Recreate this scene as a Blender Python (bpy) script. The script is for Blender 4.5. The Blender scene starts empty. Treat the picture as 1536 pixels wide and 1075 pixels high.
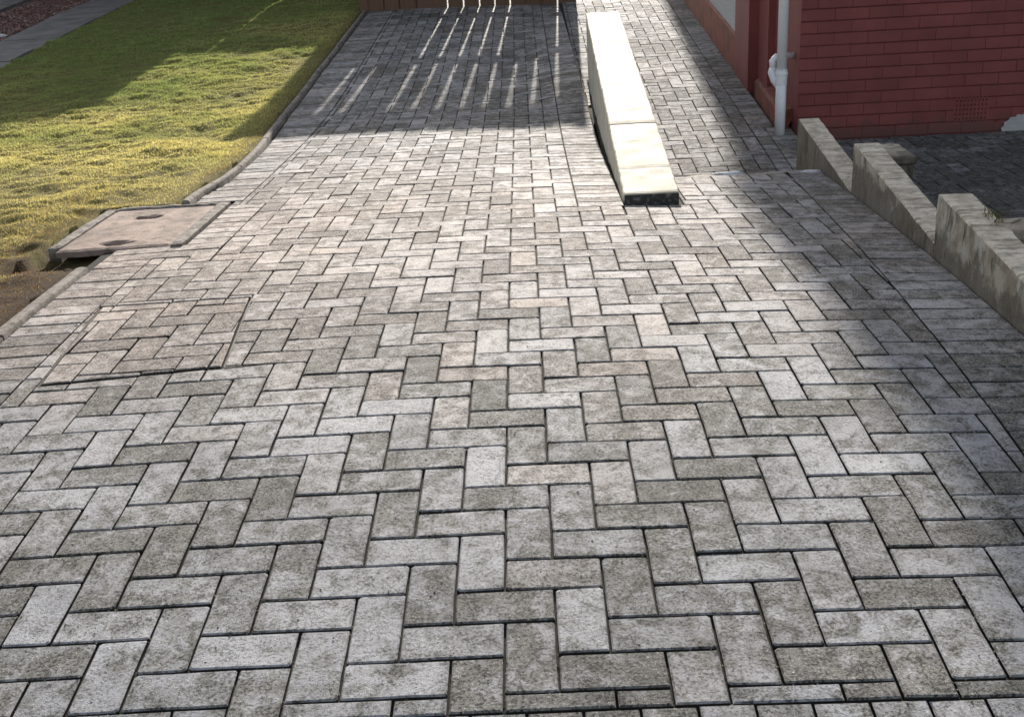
import bpy, math, random
import numpy as np
from mathutils import Vector, Matrix

random.seed(7)
rng = np.random.default_rng(7)
SC = bpy.context.scene
COL = SC.collection

# ------------------------------------------------------------------ camera
FPX, PITCH, YAW, ROLL = 1737.37, 0.3834, -0.0248, -0.0568
CAM = np.array([0.0905, -1.7011, 1.2710])


def cam_axes():
    cy, sy = math.cos(YAW), math.sin(YAW)
    f = np.array([sy * math.cos(PITCH), cy * math.cos(PITCH), -math.sin(PITCH)])
    r = np.array([cy, -sy, 0.0])
    u = np.cross(r, f)
    r2 = math.cos(ROLL) * r + math.sin(ROLL) * u
    u2 = -math.sin(ROLL) * r + math.cos(ROLL) * u
    return r2, u2, f


RA, UA, FA = cam_axes()
cam = bpy.data.cameras.new('camera')
cam.sensor_fit = 'HORIZONTAL'
cam.sensor_width = 36.0
cam.lens = 36.0 * FPX / 1536.0
cam.clip_start = 0.05
cam.clip_end = 500.0
camo = bpy.data.objects.new('camera', cam)
COL.objects.link(camo)
camo.matrix_world = Matrix(((RA[0], UA[0], -FA[0], CAM[0]), (RA[1], UA[1], -FA[1], CAM[1]),
                            (RA[2], UA[2], -FA[2], CAM[2]), (0, 0, 0, 1)))
SC.camera = camo

# ------------------------------------------------------------------ light
SUN_AZ, SUN_TAN = 0.036, 0.338
sun_dir = Vector((SUN_AZ, 1.0, SUN_TAN)).normalized()
world = bpy.data.worlds.new('World')
SC.world = world
world.use_nodes = True
wn = world.node_tree.nodes
wl = world.node_tree.links
sky = wn.new('ShaderNodeTexSky')
sky.sky_type = 'NISHITA'
sky.sun_disc = False
sky.sun_elevation = math.asin(sun_dir.z)
sky.sun_rotation = math.atan2(sun_dir.x, sun_dir.y)
sky.air_density = 1.0
sky.dust_density = 1.6
hs = wn.new('ShaderNodeHueSaturation')
hs.inputs['Saturation'].default_value = .5
wl.new(sky.outputs[0], hs.inputs['Color'])
wl.new(hs.outputs[0], wn['Background'].inputs[0])
wn['Background'].inputs[1].default_value = 0.10
sl = bpy.data.lights.new('sun', 'SUN')
sl.energy = 4.4
sl.angle = math.radians(0.55)
sl.color = (1.0, 0.93, 0.84)
slo = bpy.data.objects.new('sun', sl)
COL.objects.link(slo)
slo.rotation_euler = (-sun_dir).to_track_quat('-Z', 'Y').to_euler()
slo.location = (2, 30, 15)
SC.view_settings.view_transform = 'Standard'
SC.view_settings.look = 'None'
SC.view_settings.gamma = 1.0
SC.view_settings.use_curve_mapping = False
SC.view_settings.exposure = 1.03

# ------------------------------------------------------------------ terrain
KY = np.array([-3, -.6, 0, .5, 1, 1.5, 2, 2.5, 3, 3.5, 4, 4.5, 5, 5.5, 6, 6.5, 7, 7.5, 8, 9, 10, 11, 12, 14, 30])
TAIL = {5.5: -.156, 6: -.166, 6.5: -.168, 7: -.16, 7.5: -.142, 8: -.118, 9: -.062, 10: -.004, 11: .054, 12: .112, 14: .23, 30: .9}
KZ = []
for y in KY:
    if y <= -.6:
        KZ.append(-.0225 * 2.1 ** 2 - .0032 * 2.1 ** 3 + (y + .6) * .06)
    elif y <= 5:
        KZ.append(-.0225 * (y - 1.5) ** 2 + .0032 * (y - 1.5) ** 3)
    else:
        KZ.append(TAIL[float(y)])
KZ = np.array(KZ)


def Zg(X, Y):
    X = np.asarray(X, float)
    Y = np.asarray(Y, float)
    Xc = np.clip(X, -1.3, 1.3)
    k = np.clip(X / .5, 0, 1)
    k = k * k * (3 - 2 * k) * np.interp(Y, [5.2, 6.2, 7.2, 8.6, 11], [0, .035, .075, .06, 0])
    return np.interp(Y, KY, KZ) + k - .012 * (Xc ** 2 + 2 * Xc * (X - Xc)) - .0052 * X * np.clip(Y, -1, 5.2)


def Zp(X, Y):
    X = np.asarray(X, float)
    return -.40 + .095 * (np.clip(np.asarray(Y, float), 5.5, 11.2) - 6.3) + .058 * np.clip(np.asarray(Y, float) - 11.2, 0, 30) + 0 * X


def vnoise(P, seed=0):
    """smooth value noise, P (n,2) or (n,3) -> 0..1"""
    P = np.asarray(P, float)
    if P.shape[1] == 2:
        P = np.c_[P, np.zeros(len(P))]
    I = np.floor(P).astype(np.int64)
    F = P - I
    F = F * F * (3 - 2 * F)

    def h(a, b, c):
        n = (a * 374761393 + b * 668265263 + c * 2147483647 + seed * 1442695041) & 0xffffffff
        n = ((n ^ (n >> 13)) * 1274126177) & 0xffffffff
        n = n ^ (n >> 16)
        return (n & 0xffff) / 65535.0
    out = 0
    for dx in (0, 1):
        for dy in (0, 1):
            for dz in (0, 1):
                w = (F[:, 0] if dx else 1 - F[:, 0]) * (F[:, 1] if dy else 1 - F[:, 1]) * (F[:, 2] if dz else 1 - F[:, 2])
                out = out + w * h(I[:, 0] + dx, I[:, 1] + dy, I[:, 2] + dz)
    return out


def fbm(P, seed=0, oct=3):
    P = np.asarray(P, float)
    s, a, t = 0, 1, 0
    for o in range(oct):
        s = s + a * vnoise(P * 2 ** o + 17.3 * o, seed + o)
        t += a
        a *= .5
    return s / t


# ------------------------------------------------------------------ mesh helpers
def tag(o, label=None, cat=None, group=None, kind=None):
    if label: o['label'] = label
    if cat: o['category'] = cat
    if group: o['group'] = group
    if kind: o['kind'] = kind
    return o


def link(o, parent=None):
    COL.objects.link(o)
    if parent is not None:
        o.parent = parent
    return o


def empty(name, loc=(0, 0, 0)):
    o = bpy.data.objects.new(name, None)
    o.location = loc
    o.empty_display_size = .1
    COL.objects.link(o)
    return o


class MB:
    def __init__(s):
        s.v, s.f, s.c = [], [], []

    def add(s, vs, fs, col=None):
        b = len(s.v)
        s.v += [tuple(map(float, q)) for q in vs]
        s.f += [tuple(i + b for i in q) for q in fs]
        if col is not None:
            s.c += [col] * len(vs)

    def box(s, x0, y0, z0, x1, y1, z1, bev=0.0, col=None):
        if bev <= 0:
            vs = [(x0, y0, z0), (x1, y0, z0), (x1, y1, z0), (x0, y1, z0), (x0, y0, z1), (x1, y0, z1), (x1, y1, z1), (x0, y1, z1)]
            fs = [(0, 3, 2, 1), (4, 5, 6, 7), (0, 1, 5, 4), (1, 2, 6, 5), (2, 3, 7, 6), (3, 0, 4, 7)]
            s.add(vs, fs, col)
            return
        b = bev
        vs = []
        for (z, k) in ((z0, b), (z0 + b, 0), (z1 - b, 0), (z1, b)):
            vs += [(x0 + k, y0 + k, z), (x1 - k, y0 + k, z), (x1 - k, y1 - k, z), (x0 + k, y1 - k, z)]
        # cut vertical corners slightly by inset on the middle rings
        fs = [(3, 2, 1, 0), (12, 13, 14, 15)]
        for r in range(3):
            for k in range(4):
                a, c = r * 4 + k, r * 4 + (k + 1) % 4
                fs.append((a, c, c + 4, a + 4))
        s.add(vs, fs, col)

    def tube(s, pts, r, n=10, caps=True):
        pts = [Vector(p) for p in pts]
        rs = r if isinstance(r, (list, tuple)) else [r] * len(pts)
        vs, fs = [], []
        for i, p in enumerate(pts):
            d = (pts[min(i + 1, len(pts) - 1)] - pts[max(i - 1, 0)]).normalized()
            a = Vector((0, 1, 0)) if abs(d.y) < .9 else Vector((1, 0, 0))
            u = d.cross(a).normalized()
            w = d.cross(u)
            for k in range(n):
                t = 2 * math.pi * k / n
                vs.append(p + rs[i] * (math.cos(t) * u + math.sin(t) * w))
        for i in range(len(pts) - 1):
            for k in range(n):
                a, c = i * n + k, i * n + (k + 1) % n
                fs.append((a, a + n, c + n, c))
        if caps:
            fs.append(tuple(range(n)))
            fs.append(tuple(range((len(pts) - 1) * n, len(pts) * n))[::-1])
        s.add(vs, fs)

    def mesh(s, name, mat, smooth=False):
        me = bpy.data.meshes.new(name)
        me.from_pydata(s.v, [], s.f)
        if mat: me.materials.append(mat)
        if s.c and len(s.c) == len(s.v):
            at = me.color_attributes.new('tone', 'FLOAT_COLOR', 'POINT')
            at.data.foreach_set('color', np.array(s.c, 'f').ravel())
        if smooth:
            me.polygons.foreach_set('use_smooth', [True] * len(me.polygons))
        me.update()
        return me

    def build(s, name, mat, parent=None, smooth=False, loc=None):
        o = bpy.data.objects.new(name, s.mesh(name, mat, smooth))
        if loc: o.location = loc
        return link(o, parent)


def fast_mesh(name, V, F, mat, cols=None, smooth=False):
    """V (n,3), F (m,k) same-size faces"""
    me = bpy.data.meshes.new(name)
    n, k = F.shape
    me.vertices.add(len(V))
    me.vertices.foreach_set('co', np.asarray(V, 'f').ravel())
    me.loops.add(n * k)
    me.loops.foreach_set('vertex_index', F.astype('i').ravel())
    me.polygons.add(n)
    me.polygons.foreach_set('loop_start', np.arange(0, n * k, k, dtype='i'))
    me.polygons.foreach_set('loop_total', np.full(n, k, 'i'))
    if smooth:
        me.polygons.foreach_set('use_smooth', np.ones(n, bool))
    me.update(calc_edges=True)
    if cols is not None:
        at = me.color_attributes.new('tone', 'FLOAT_COLOR', 'POINT')
        at.data.foreach_set('color', np.asarray(cols, 'f').ravel())
    if mat: me.materials.append(mat)
    return me


def grid_mesh(name, xs, ys, zf, mat, smooth=True, cols=None):
    X, Y = np.meshgrid(xs, ys)
    Z = zf(X.ravel(), Y.ravel())
    V = np.c_[X.ravel(), Y.ravel(), Z]
    nx, ny = len(xs), len(ys)
    i = np.arange(nx * ny).reshape(ny, nx)
    F = np.stack([i[:-1, :-1].ravel(), i[:-1, 1:].ravel(), i[1:, 1:].ravel(), i[1:, :-1].ravel()], 1)
    return fast_mesh(name, V, F, mat, cols, smooth)


def pebbles(pts, rmin, rmax, palette, seed):
    r = np.random.default_rng(seed)
    n = len(pts)
    base = np.array([(1, 0, 0), (0, 1, 0), (-1, 0, 0), (0, -1, 0), (0, 0, .8), (.6, .6, .45), (-.6, .6, .4), (-.6, -.6, .45), (.6, -.6, .4)])
    F = np.array([(0, 1, 5), (1, 2, 6), (2, 3, 7), (3, 0, 8), (0, 5, 4), (5, 1, 4), (1, 6, 4), (6, 2, 4), (2, 7, 4), (7, 3, 4), (3, 8, 4), (8, 0, 4)])
    a = r.uniform(0, 6.28, n)
    rad = r.uniform(rmin, rmax, n)
    V = base[None] * r.uniform(.7, 1.3, (n, 9, 1))
    x = V[:, :, 0] * np.cos(a)[:, None] - V[:, :, 1] * np.sin(a)[:, None]
    yv = V[:, :, 0] * np.sin(a)[:, None] + V[:, :, 1] * np.cos(a)[:, None]
    V = np.stack([x, yv, V[:, :, 2]], 2) * rad[:, None, None] + pts[:, None, :]
    T = (F[None] + np.arange(n)[:, None, None] * 9).reshape(-1, 3)
    pal = np.array(palette)
    C = pal[r.integers(0, len(pal), n)] * r.uniform(.6, 1.3, (n, 1))
    return V.reshape(-1, 3), T, np.repeat(np.c_[C, np.ones(n)], 9, axis=0)


# ------------------------------------------------------------------ materials
class NT:
    def __init__(s, name):
        s.m = bpy.data.materials.new(name)
        s.m.use_nodes = True
        s.t = s.m.node_tree
        s.b = s.t.nodes['Principled BSDF']
        s.out = s.t.nodes['Material Output']
        g = s.t.nodes.new('ShaderNodeNewGeometry')
        s.pos = g.outputs['Position']
        s.nrm = g.outputs['Normal']

    def L(s, a, b):
        s.t.links.new(a, b)

    def put(s, sock, v):
        if hasattr(v, 'is_output') or isinstance(v, bpy.types.NodeSocket):
            s.L(v, sock)
        else:
            if isinstance(v, (tuple, list)) and len(v) == 3 and sock.type == 'RGBA':
                v = (*v, 1)
            sock.default_value = v

    def map(s, scale=(1, 1, 1), rot=(0, 0, 0), loc=(0, 0, 0), vec=None):
        n = s.t.nodes.new('ShaderNodeMapping')
        s.L(vec or s.pos, n.inputs[0])
        n.inputs[1].default_value = loc
        n.inputs[2].default_value = rot
        n.inputs[3].default_value = scale
        return n.outputs[0]

    def noise(s, scale, detail=3, rough=.55, vec=None, dist=0, w=None):
        n = s.t.nodes.new('ShaderNodeTexNoise')
        s.L(vec or s.pos, n.inputs['Vector'])
        n.inputs['Scale'].default_value = scale
        n.inputs['Detail'].default_value = detail
        n.inputs['Roughness'].default_value = rough
        n.inputs['Distortion'].default_value = dist
        return n.outputs[0]

    def voro(s, scale, out='Distance', vec=None, feature='F1', rnd=1):
        n = s.t.nodes.new('ShaderNodeTexVoronoi')
        n.feature = feature
        s.L(vec or s.pos, n.inputs['Vector'])
        n.inputs['Scale'].default_value = scale
        n.inputs['Randomness'].default_value = rnd
        return n.outputs[out]

    def ramp(s, fac, stops, interp='LINEAR'):
        n = s.t.nodes.new('ShaderNodeValToRGB')
        n.color_ramp.interpolation = interp
        e = n.color_ramp.elements
        while len(e) < len(stops): e.new(.5)
        for el, (p, c) in zip(e, stops):
            el.position = p
            el.color = (c, c, c, 1) if isinstance(c, (int, float)) else (*c, 1)
        s.L(fac, n.inputs[0])
        return n.outputs[0]

    def sm(s, fac, a, b, lo=0., hi=1.):
        n = s.t.nodes.new('ShaderNodeMapRange')
        n.interpolation_type = 'SMOOTHSTEP'
        s.put(n.inputs[0], fac)
        s.put(n.inputs[1], a)
        s.put(n.inputs[2], b)
        n.inputs[3].default_value = lo
        n.inputs[4].default_value = hi
        return n.outputs[0]

    def mix(s, fac, a, b, mode='MIX'):
        n = s.t.nodes.new('ShaderNodeMix')
        n.data_type = 'RGBA'
        n.blend_type = mode
        s.put(n.inputs[0], fac)
        s.put(n.inputs[6], a)
        s.put(n.inputs[7], b)
        return n.outputs[2]

    def math(s, op, a, b=0., clamp=False):
        n = s.t.nodes.new('ShaderNodeMath')
        n.operation = op
        n.use_clamp = clamp
        s.put(n.inputs[0], a)
        s.put(n.inputs[1], b)
        return n.outputs[0]

    def sep(s, v):
        n = s.t.nodes.new('ShaderNodeSeparateXYZ')
        s.L(v, n.inputs[0])
        return n.outputs

    def attr(s, name):
        n = s.t.nodes.new('ShaderNodeAttribute')
        n.attribute_name = name
        return n.outputs['Color']

    def objcol(s):
        n = s.t.nodes.new('ShaderNodeObjectInfo')
        return n.outputs['Color']

    def bump(s, h, strength=.3, dist=.01, nrm=None):
        n = s.t.nodes.new('ShaderNodeBump')
        n.inputs['Strength'].default_value = strength
        n.inputs['Distance'].default_value = dist
        s.L(h, n.inputs['Height'])
        if nrm: s.L(nrm, n.inputs['Normal'])
        return n.outputs[0]

    def done(s, col, rough=.8, normal=None, spec=.4, metal=0.):
        s.put(s.b.inputs['Base Color'], col)
        s.put(s.b.inputs['Roughness'], rough)
        s.put(s.b.inputs['Specular IOR Level'], spec)
        s.b.inputs['Metallic'].default_value = metal
        if normal is not None: s.L(normal, s.b.inputs['Normal'])
        return s.m


def paver_mat(name, src):
    """concrete block: tone.r = bloom (efflorescence), tone.g = brightness, tone.b = warmth"""
    t = NT(name)
    tone = t.objcol() if src == 'object' else t.attr('tone')
    r, g, b = t.sep(tone)[:3]
    base = t.mix(b, (.150, .147, .134), (.245, .190, .160))
    base = t.mix(t.sm(t.noise(38, 3), .35, .7), base, t.mix(1, base, (.66, .66, .65), 'MULTIPLY'))
    # pale lime bloom in clouds, amount set per block
    wv = t.map((1, 1, 1))
    cl = t.noise(17, 5, .68, dist=.6)
    amt = t.math('ADD', t.math('MULTIPLY', r, .36), t.math('MULTIPLY', cl, 1.35))
    bloom = t.sm(amt, .64, 1.06)
    bloomc = t.mix(b, (.345, .350, .375), (.44, .365, .315))
    col = t.mix(t.math('MULTIPLY', bloom, .9), base, bloomc)
    # dirt clouds
    col = t.mix(t.sm(t.noise(26, 4, .65), .54, .74, 0, .5), col, (.095, .09, .078))
    # aggregate: pale and dark grains, thicker in some places than others
    gr = t.noise(300, 3, .7)
    col = t.mix(t.sm(gr, .55, .62, 0, .8), col, (.52, .49, .44))
    where = t.noise(22, 2, .5)
    pit = t.math('ADD', t.noise(150, 4, .75), t.math('MULTIPLY', t.math('SUBTRACT', where, .5), .22))
    pitm = t.sm(pit, .53, .58, 0, 1)
    pitm = t.math('MULTIPLY', pitm, t.math('SUBTRACT', 1.0, t.math('MULTIPLY', bloom, .5)))
    col = t.mix(pitm, col, (.026, .025, .022))
    sp = t.voro(150, 'Distance')
    big_ = t.voro(150, 'Color')
    spm = t.math('MULTIPLY', t.sm(sp, .14, .26, .75, 0), t.sm(t.sep(big_)[0], .80, .84))
    col = t.mix(spm, col, (.025, .024, .022))
    spl = t.math('MULTIPLY', t.sm(sp, .14, .26, .7, 0), t.sm(t.sep(big_)[1], .86, .9))
    col = t.mix(spl, col, (.55, .49, .38))
    val = t.math('MULTIPLY', t.math('ADD', .84, t.math('MULTIPLY', g, .34)), t.sm(t.noise(2.3, 4, .6), .3, .7, .80, 1.12))
    col = t.mix(1, col, val_color(t, val), 'MULTIPLY')
    h = t.math('SUBTRACT', t.math('ADD', t.math('MULTIPLY', t.noise(420, 2, .6), .5), t.math('MULTIPLY', t.noise(120, 3, .6), .5)), t.math('ADD', t.math('MULTIPLY', pitm, .5), spm))
    nb = t.bump(h, .8, .004)
    rough = t.sm(bloom, 0, 1, .84, .78)
    return t.done(col, rough, nb, .32)


def val_color(t, v):
    n = t.t.nodes.new('ShaderNodeCombineColor')
    for k in range(3): t.L(v, n.inputs[k])
    return n.outputs[0]


M = {}
M['paver'] = paver_mat('block_paver', 'object')
M['paver_stuff'] = paver_mat('block_paver_mass', 'attr')

t = NT('joint_sand')
M['sand'] = t.done(t.mix(t.noise(200, 3), (.02, .019, .017), (.075, .068, .06)), .95, t.bump(t.noise(350, 2), .6, .004), .1)

t = NT('joint_side_shade')
M['side_shade'] = t.done(t.mix(t.noise(150, 3), (.022, .021, .020), (.06, .056, .05)), .95, None, .1)  # block sides blackened: shade inside the joints put into the colour

t = NT('soil')
M['soil'] = t.done(t.mix(t.noise(45, 4), (.010, .007, .005), (.06, .042, .028)), .95, t.bump(t.noise(90, 4), .9, .02), .1)

t = NT('lawn_soil')
bz = t.math('ADD', t.sep(t.pos)[1], t.math('MULTIPLY', t.math('SUBTRACT', t.noise(6, 4), .5), 1.6))
c = t.mix(t.sm(bz, 2.7, 3.5), t.mix(t.noise(60, 4), (.030, .020, .012), (.11, .074, .045)), t.mix(t.noise(30, 4), (.12, .10, .04), (.22, .19, .07)))
M['lawn_soil'] = t.done(c, .95, t.bump(t.noise(120, 4), .9, .02), .1)

# grass blades: colour comes from each blade's own tone
t = NT('grass_blade')
tone = t.attr('tone')
dif = t.t.nodes.new('ShaderNodeBsdfDiffuse')
trn = t.t.nodes.new('ShaderNodeBsdfTranslucent')
mx = t.t.nodes.new('ShaderNodeMixShader')
mx.inputs[0].default_value = .45
t.L(tone, dif.inputs[0])
t.L(t.mix(1, tone, (1.35, 1.25, .85), 'MULTIPLY'), trn.inputs[0])
t.L(dif.outputs[0], mx.inputs[1])
t.L(trn.outputs[0], mx.inputs[2])
t.L(mx.outputs[0], t.out.inputs[0])
M['grass'] = t.m

t = NT('kerb_concrete')
c = t.mix(t.sm(t.noise(25, 4), .3, .7), (.10, .085, .072), (.27, .24, .21))
c = t.mix(t.sm(t.noise(160, 2), .58, .7, 0, .7), c, (.42, .38, .33))
M['kerb'] = t.done(c, .9, t.bump(t.noise(140, 3), .7, .006), .25)

t = NT('pale_coping')
z = t.sep(t.pos)
c = t.mix(t.sm(t.noise(5, 4), .35, .75), (.61, .555, .43), (.49, .43, .31))
c = t.mix(t.sm(t.noise(34, 5, .7), .56, .70, 0, .7), c, (.36, .28, .18))
M['coping'] = t.done(c, .75, t.bump(t.noise(90, 4), .35, .004), .35)

t = NT('shaded_dirty_concrete')
M['shaded_end'] = t.done(t.mix(t.sm(t.noise(40, 4), .5, .7), (.045, .042, .040), (.20, .18, .155)), .8, t.bump(t.noise(90, 3), .6, .005), .3)  # dark colour carries the end face's shade as well as its dirt

t = NT('rendered_wall_side')
c = t.mix(t.sm(t.noise(7, 4, .6), .35, .7), (.60, .55, .46), (.45, .405, .33))
c = t.mix(t.sm(t.noise(1, 3, .6, vec=t.map((26, 26, 3))), .52, .72, 0, .5), c, (.34, .31, .25))
M['render'] = t.done(c, .88, t.bump(t.noise(80, 4), .5, .006), .2)

t = NT('stained_concrete')
c = t.mix(t.sm(t.noise(9, 5, .62), .35, .68), (.42, .375, .30), (.23, .185, .135))
run = t.noise(1, 4, .6, vec=t.map((10, 10, 4.2)), dist=.8)
msk = t.noise(6, 3)
c = t.mix(t.math('MULTIPLY', t.sm(run, .50, .64, 0, .9), t.sm(msk, .36, .50)), c, (.062, .048, .034))
pal = t.noise(1, 3, .6, vec=t.map((11, 11, 4), loc=(3, 5, 1)))
c = t.mix(t.sm(pal, .52, .64, 0, .75), c, (.50, .47, .42))
damp = t.math('ADD', t.sep(t.pos)[2], t.math('MULTIPLY', t.noise(7, 4, .6), -.42))
c = t.mix(t.sm(damp, -.21, -.15, .75, 0), c, (.10, .085, .066))
c = t.mix(t.sm(t.noise(150, 2), .60, .72, 0, .6), c, (.08, .07, .055))
h = t.math('ADD', t.noise(60, 5, .65), t.math('MULTIPLY', t.noise(220, 2), .4))
M['stained'] = t.done(c, .88, t.bump(h, .7, .008), .25)

t = NT('stained_lit_wall_top')
c = t.mix(t.sm(t.noise(14, 5, .62), .35, .68), (.74, .66, .54), (.46, .385, .30))  # paler than the wall body: light on the tops put into the colour
wr = t.noise(1, 4, .6, vec=t.map((7, 34, 7), rot=(0, 0, .15)), dist=1.2)
c = t.mix(t.sm(wr, .50, .64, 0, .75), c, (.19, .15, .11))
c = t.mix(t.sm(t.noise(150, 2), .60, .72, 0, .6), c, (.14, .10, .08))
h = t.math('ADD', t.noise(60, 5, .65), t.math('MULTIPLY', wr, 1.6))
M['stained_lit_top'] = t.done(c, .8, t.bump(h, .8, .012), .35)

t = NT('red_masonry_paint')
c = t.mix(t.sm(t.noise(4, 4), .3, .7), (.235, .060, .055), (.185, .047, .044))
c = t.mix(t.sm(t.noise(28, 4), .58, .78, 0, .55), c, (.15, .06, .045))
oi = t.t.nodes.new('ShaderNodeObjectInfo')
c = t.mix(1, c, val_color(t, t.sm(oi.outputs['Random'], 0, 1, .93, 1.07)), 'MULTIPLY')
spl_ = t.math('ADD', t.sep(t.pos)[2], t.math('MULTIPLY', t.noise(9, 5, .7), -.30))
c = t.mix(t.sm(spl_, -.56, -.46, .6, 0), c, (.085, .055, .045))
M['redpaint'] = t.done(c, .62, t.bump(t.noise(130, 4), .45, .004), .35)

t = NT('red_paint_joint')
M['redjoint'] = t.done(t.mix(t.noise(20, 3), (.10, .030, .028), (.15, .042, .040)), .8, t.bump(t.noise(120, 3), .4, .004), .2)

t = NT('worn_red_plinth')
c = t.mix(t.sm(t.noise(9, 5), .42, .68), (.26, .085, .065), (.15, .07, .045))
c = t.mix(t.sm(t.noise(40, 4), .62, .74, 0, .7), c, (.34, .22, .16))
M['plinth'] = t.done(c, .8, t.bump(t.noise(60, 5), .7, .008), .25)

t = NT('pebble_dash')
v = t.voro(95, 'Distance')
c = t.mix(t.voro(95, 'Color'), (.60, .60, .60), (.78, .78, .77))
c = t.mix(t.sm(v, .25, .6), c, (.42, .42, .43))
M['pebble'] = t.done(c, .85, t.bump(v, .9, .012), .3)

t = NT('white_pvc')
M['pvc'] = t.done(t.mix(t.sm(t.noise(18, 4), .5, .8, 0, .6), (.80, .81, .83), (.62, .61, .58)), .32, None, .5)

t = NT('grey_render_patch')
M['patch'] = t.done(t.mix(t.noise(40, 4), (.52, .52, .50), (.33, .33, .32)), .9, t.bump(t.noise(90, 4), .7, .008), .2)

t = NT('gate_timber')
c = t.mix(t.noise(1, 5, .6, vec=t.map((60, 60, 2.2))), (.20, .115, .07), (.095, .055, .038))
M['timber'] = t.done(c, .75, t.bump(t.noise(1, 5, .6, vec=t.map((90, 90, 3))), .5, .003), .3)

t = NT('dark_steel')
M['steel'] = t.done(t.mix(t.noise(60, 4), (.022, .02, .018), (.07, .055, .04)), .75, t.bump(t.noise(200, 3), .4, .002), .4)

t = NT('pinkish_concrete')
c = t.mix(t.sm(t.noise(8, 5, .6), .35, .68), (.315, .235, .195), (.17, .125, .10))
c = t.mix(t.sm(t.noise(16, 5, .7), .50, .66, 0, .8), c, (.11, .085, .062))
c = t.mix(t.sm(t.noise(190, 2), .6, .72, 0, .6), c, (.46, .38, .32))
M['manhole'] = t.done(c, .85, t.bump(t.noise(110, 4), .7, .006), .25)

t = NT('path_slab')
c = t.mix(t.sm(t.noise(5, 4), .3, .7), (.215, .195, .182), (.135, .122, .115))
M['slab'] = t.done(c, .85, t.bump(t.noise(140, 3), .5, .004), .3)

t = NT('tarmac')
c = t.mix(t.sm(t.noise(5, 4), .35, .7), (.032, .032, .034), (.055, .055, .058))
c = t.mix(t.sm(t.voro(240), .1, .22, .5, 0), c, (.12, .12, .12))
M['tarmac'] = t.done(c, .8, t.bump(t.noise(240, 3), .6, .004), .3)

t = NT('red_gravel')
M['gravel'] = t.done(t.mix(1, t.attr('tone'), t.mix(t.noise(180, 3), (.6, .6, .6), (1.2, 1.2, 1.2)), 'MULTIPLY'), .85, t.bump(t.noise(220, 3), .5, .003), .3)

t = NT('mortar')
M['mortar'] = t.done(t.mix(t.sm(t.noise(30, 4), .35, .7), (.42, .38, .32), (.24, .215, .18)), .92, t.bump(t.noise(90, 4), .9, .01), .2)

t = NT('pale_mortar')
M['palemortar'] = t.done(t.mix(t.sm(t.noise(40, 4), .35, .75), (.66, .66, .68), (.46, .45, .45)), .9, t.bump(t.noise(90, 4), .7, .008), .25)

t = NT('roof_tile')
M['roof'] = t.done(t.mix(t.noise(6, 4), (.13, .06, .045), (.08, .045, .038)), .85, t.bump(t.noise(60, 3), .5, .01), .3)

t = NT('leaf')
M['leaf'] = t.done(t.mix(t.noise(3, 3), (.035, .06, .022), (.07, .10, .035)), .6, None, .3)
t = NT('shade_tree_bark')
M['shade_tree_bark'] = t.done(t.mix(t.noise(1, 4, vec=t.map((20, 20, 4))), (.06, .045, .03), (.14, .11, .08)), .9, t.bump(t.noise(1, 4, vec=t.map((30, 30, 6))), .8, .03), .2)
t = NT('earth')
M['earth'] = t.done(t.mix(t.noise(3, 5), (.07, .055, .035), (.12, .10, .06)), .95, None, .1)

# ------------------------------------------------------------------ setting: ground sheet
def zlow(X, Y):
    z = np.where(X < .56, Zg(X, np.clip(Y, -3, 30)), Zp(X, Y))
    z = np.where((X < 1.62) & (Y < 4.2), Zg(X, np.clip(Y, -3, 30)), z)
    z = np.where((X > 1.62) & (Y < 6.35), -.47, z)
    z = np.where(X < -4.8, Zg(-4.8 + 0 * X, np.clip(Y, -3, 30)), z)
    return z - .16


gx = np.unique(np.r_[np.linspace(-90, -8, 18), np.linspace(-8, 8, 65), .555, .565, 1.615, 1.625, np.linspace(8, 90, 18)])
gy = np.unique(np.r_[np.linspace(-60, -4, 12), np.linspace(-4, 20, 97), 4.195, 4.205, 6.345, 6.355, np.linspace(20, 160, 24)])
tag(link(bpy.data.objects.new('ground', grid_mesh('ground', gx, gy, zlow, M['earth']))), kind='structure')

# ------------------------------------------------------------------ block paving
S = .1
GAP = .0054


def clip(poly, a, b, c):
    """keep a*x+b*y<=c"""
    out = []
    n = len(poly)
    for i in range(n):
        p, q = poly[i], poly[(i + 1) % n]
        dp, dq = a * p[0] + b * p[1] - c, a * q[0] + b * q[1] - c
        if dp <= 0: out.append(p)
        if (dp < 0 < dq) or (dq < 0 < dp):
            k = dp / (dp - dq)
            out.append((p[0] + (q[0] - p[0]) * k, p[1] + (q[1] - p[1]) * k))
    return out


def area(p):
    return .5 * sum(p[i][0] * p[(i + 1) % len(p)][1] - p[(i + 1) % len(p)][0] * p[i][1] for i in range(len(p)))


def dedupe(p):
    out = []
    for q in p:
        if not out or math.hypot(q[0] - out[-1][0], q[1] - out[-1][1]) > 1e-4: out.append(q)
    if len(out) > 1 and math.hypot(out[0][0] - out[-1][0], out[0][1] - out[-1][1]) < 1e-4: out.pop()
    return out


def inset(poly, d):
    """inset a convex CCW polygon; None if it vanishes"""
    p = [tuple(q) for q in poly]
    cx = sum(q[0] for q in p) / len(p)
    cy = sum(q[1] for q in p) / len(p)
    res = p
    for i in range(len(poly)):
        a, b = poly[i], poly[(i + 1) % len(poly)]
        ex, ey = b[0] - a[0], b[1] - a[1]
        l = math.hypot(ex, ey)
        if l < 1e-6: continue
        nx, ny = ey / l, -ex / l
        res = clip(res, nx, ny, nx * a[0] + ny * a[1] - d)
        if len(res) < 3: return None
    res = dedupe(res)
    return res if len(res) >= 3 and area(res) > 1e-4 else None


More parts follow.
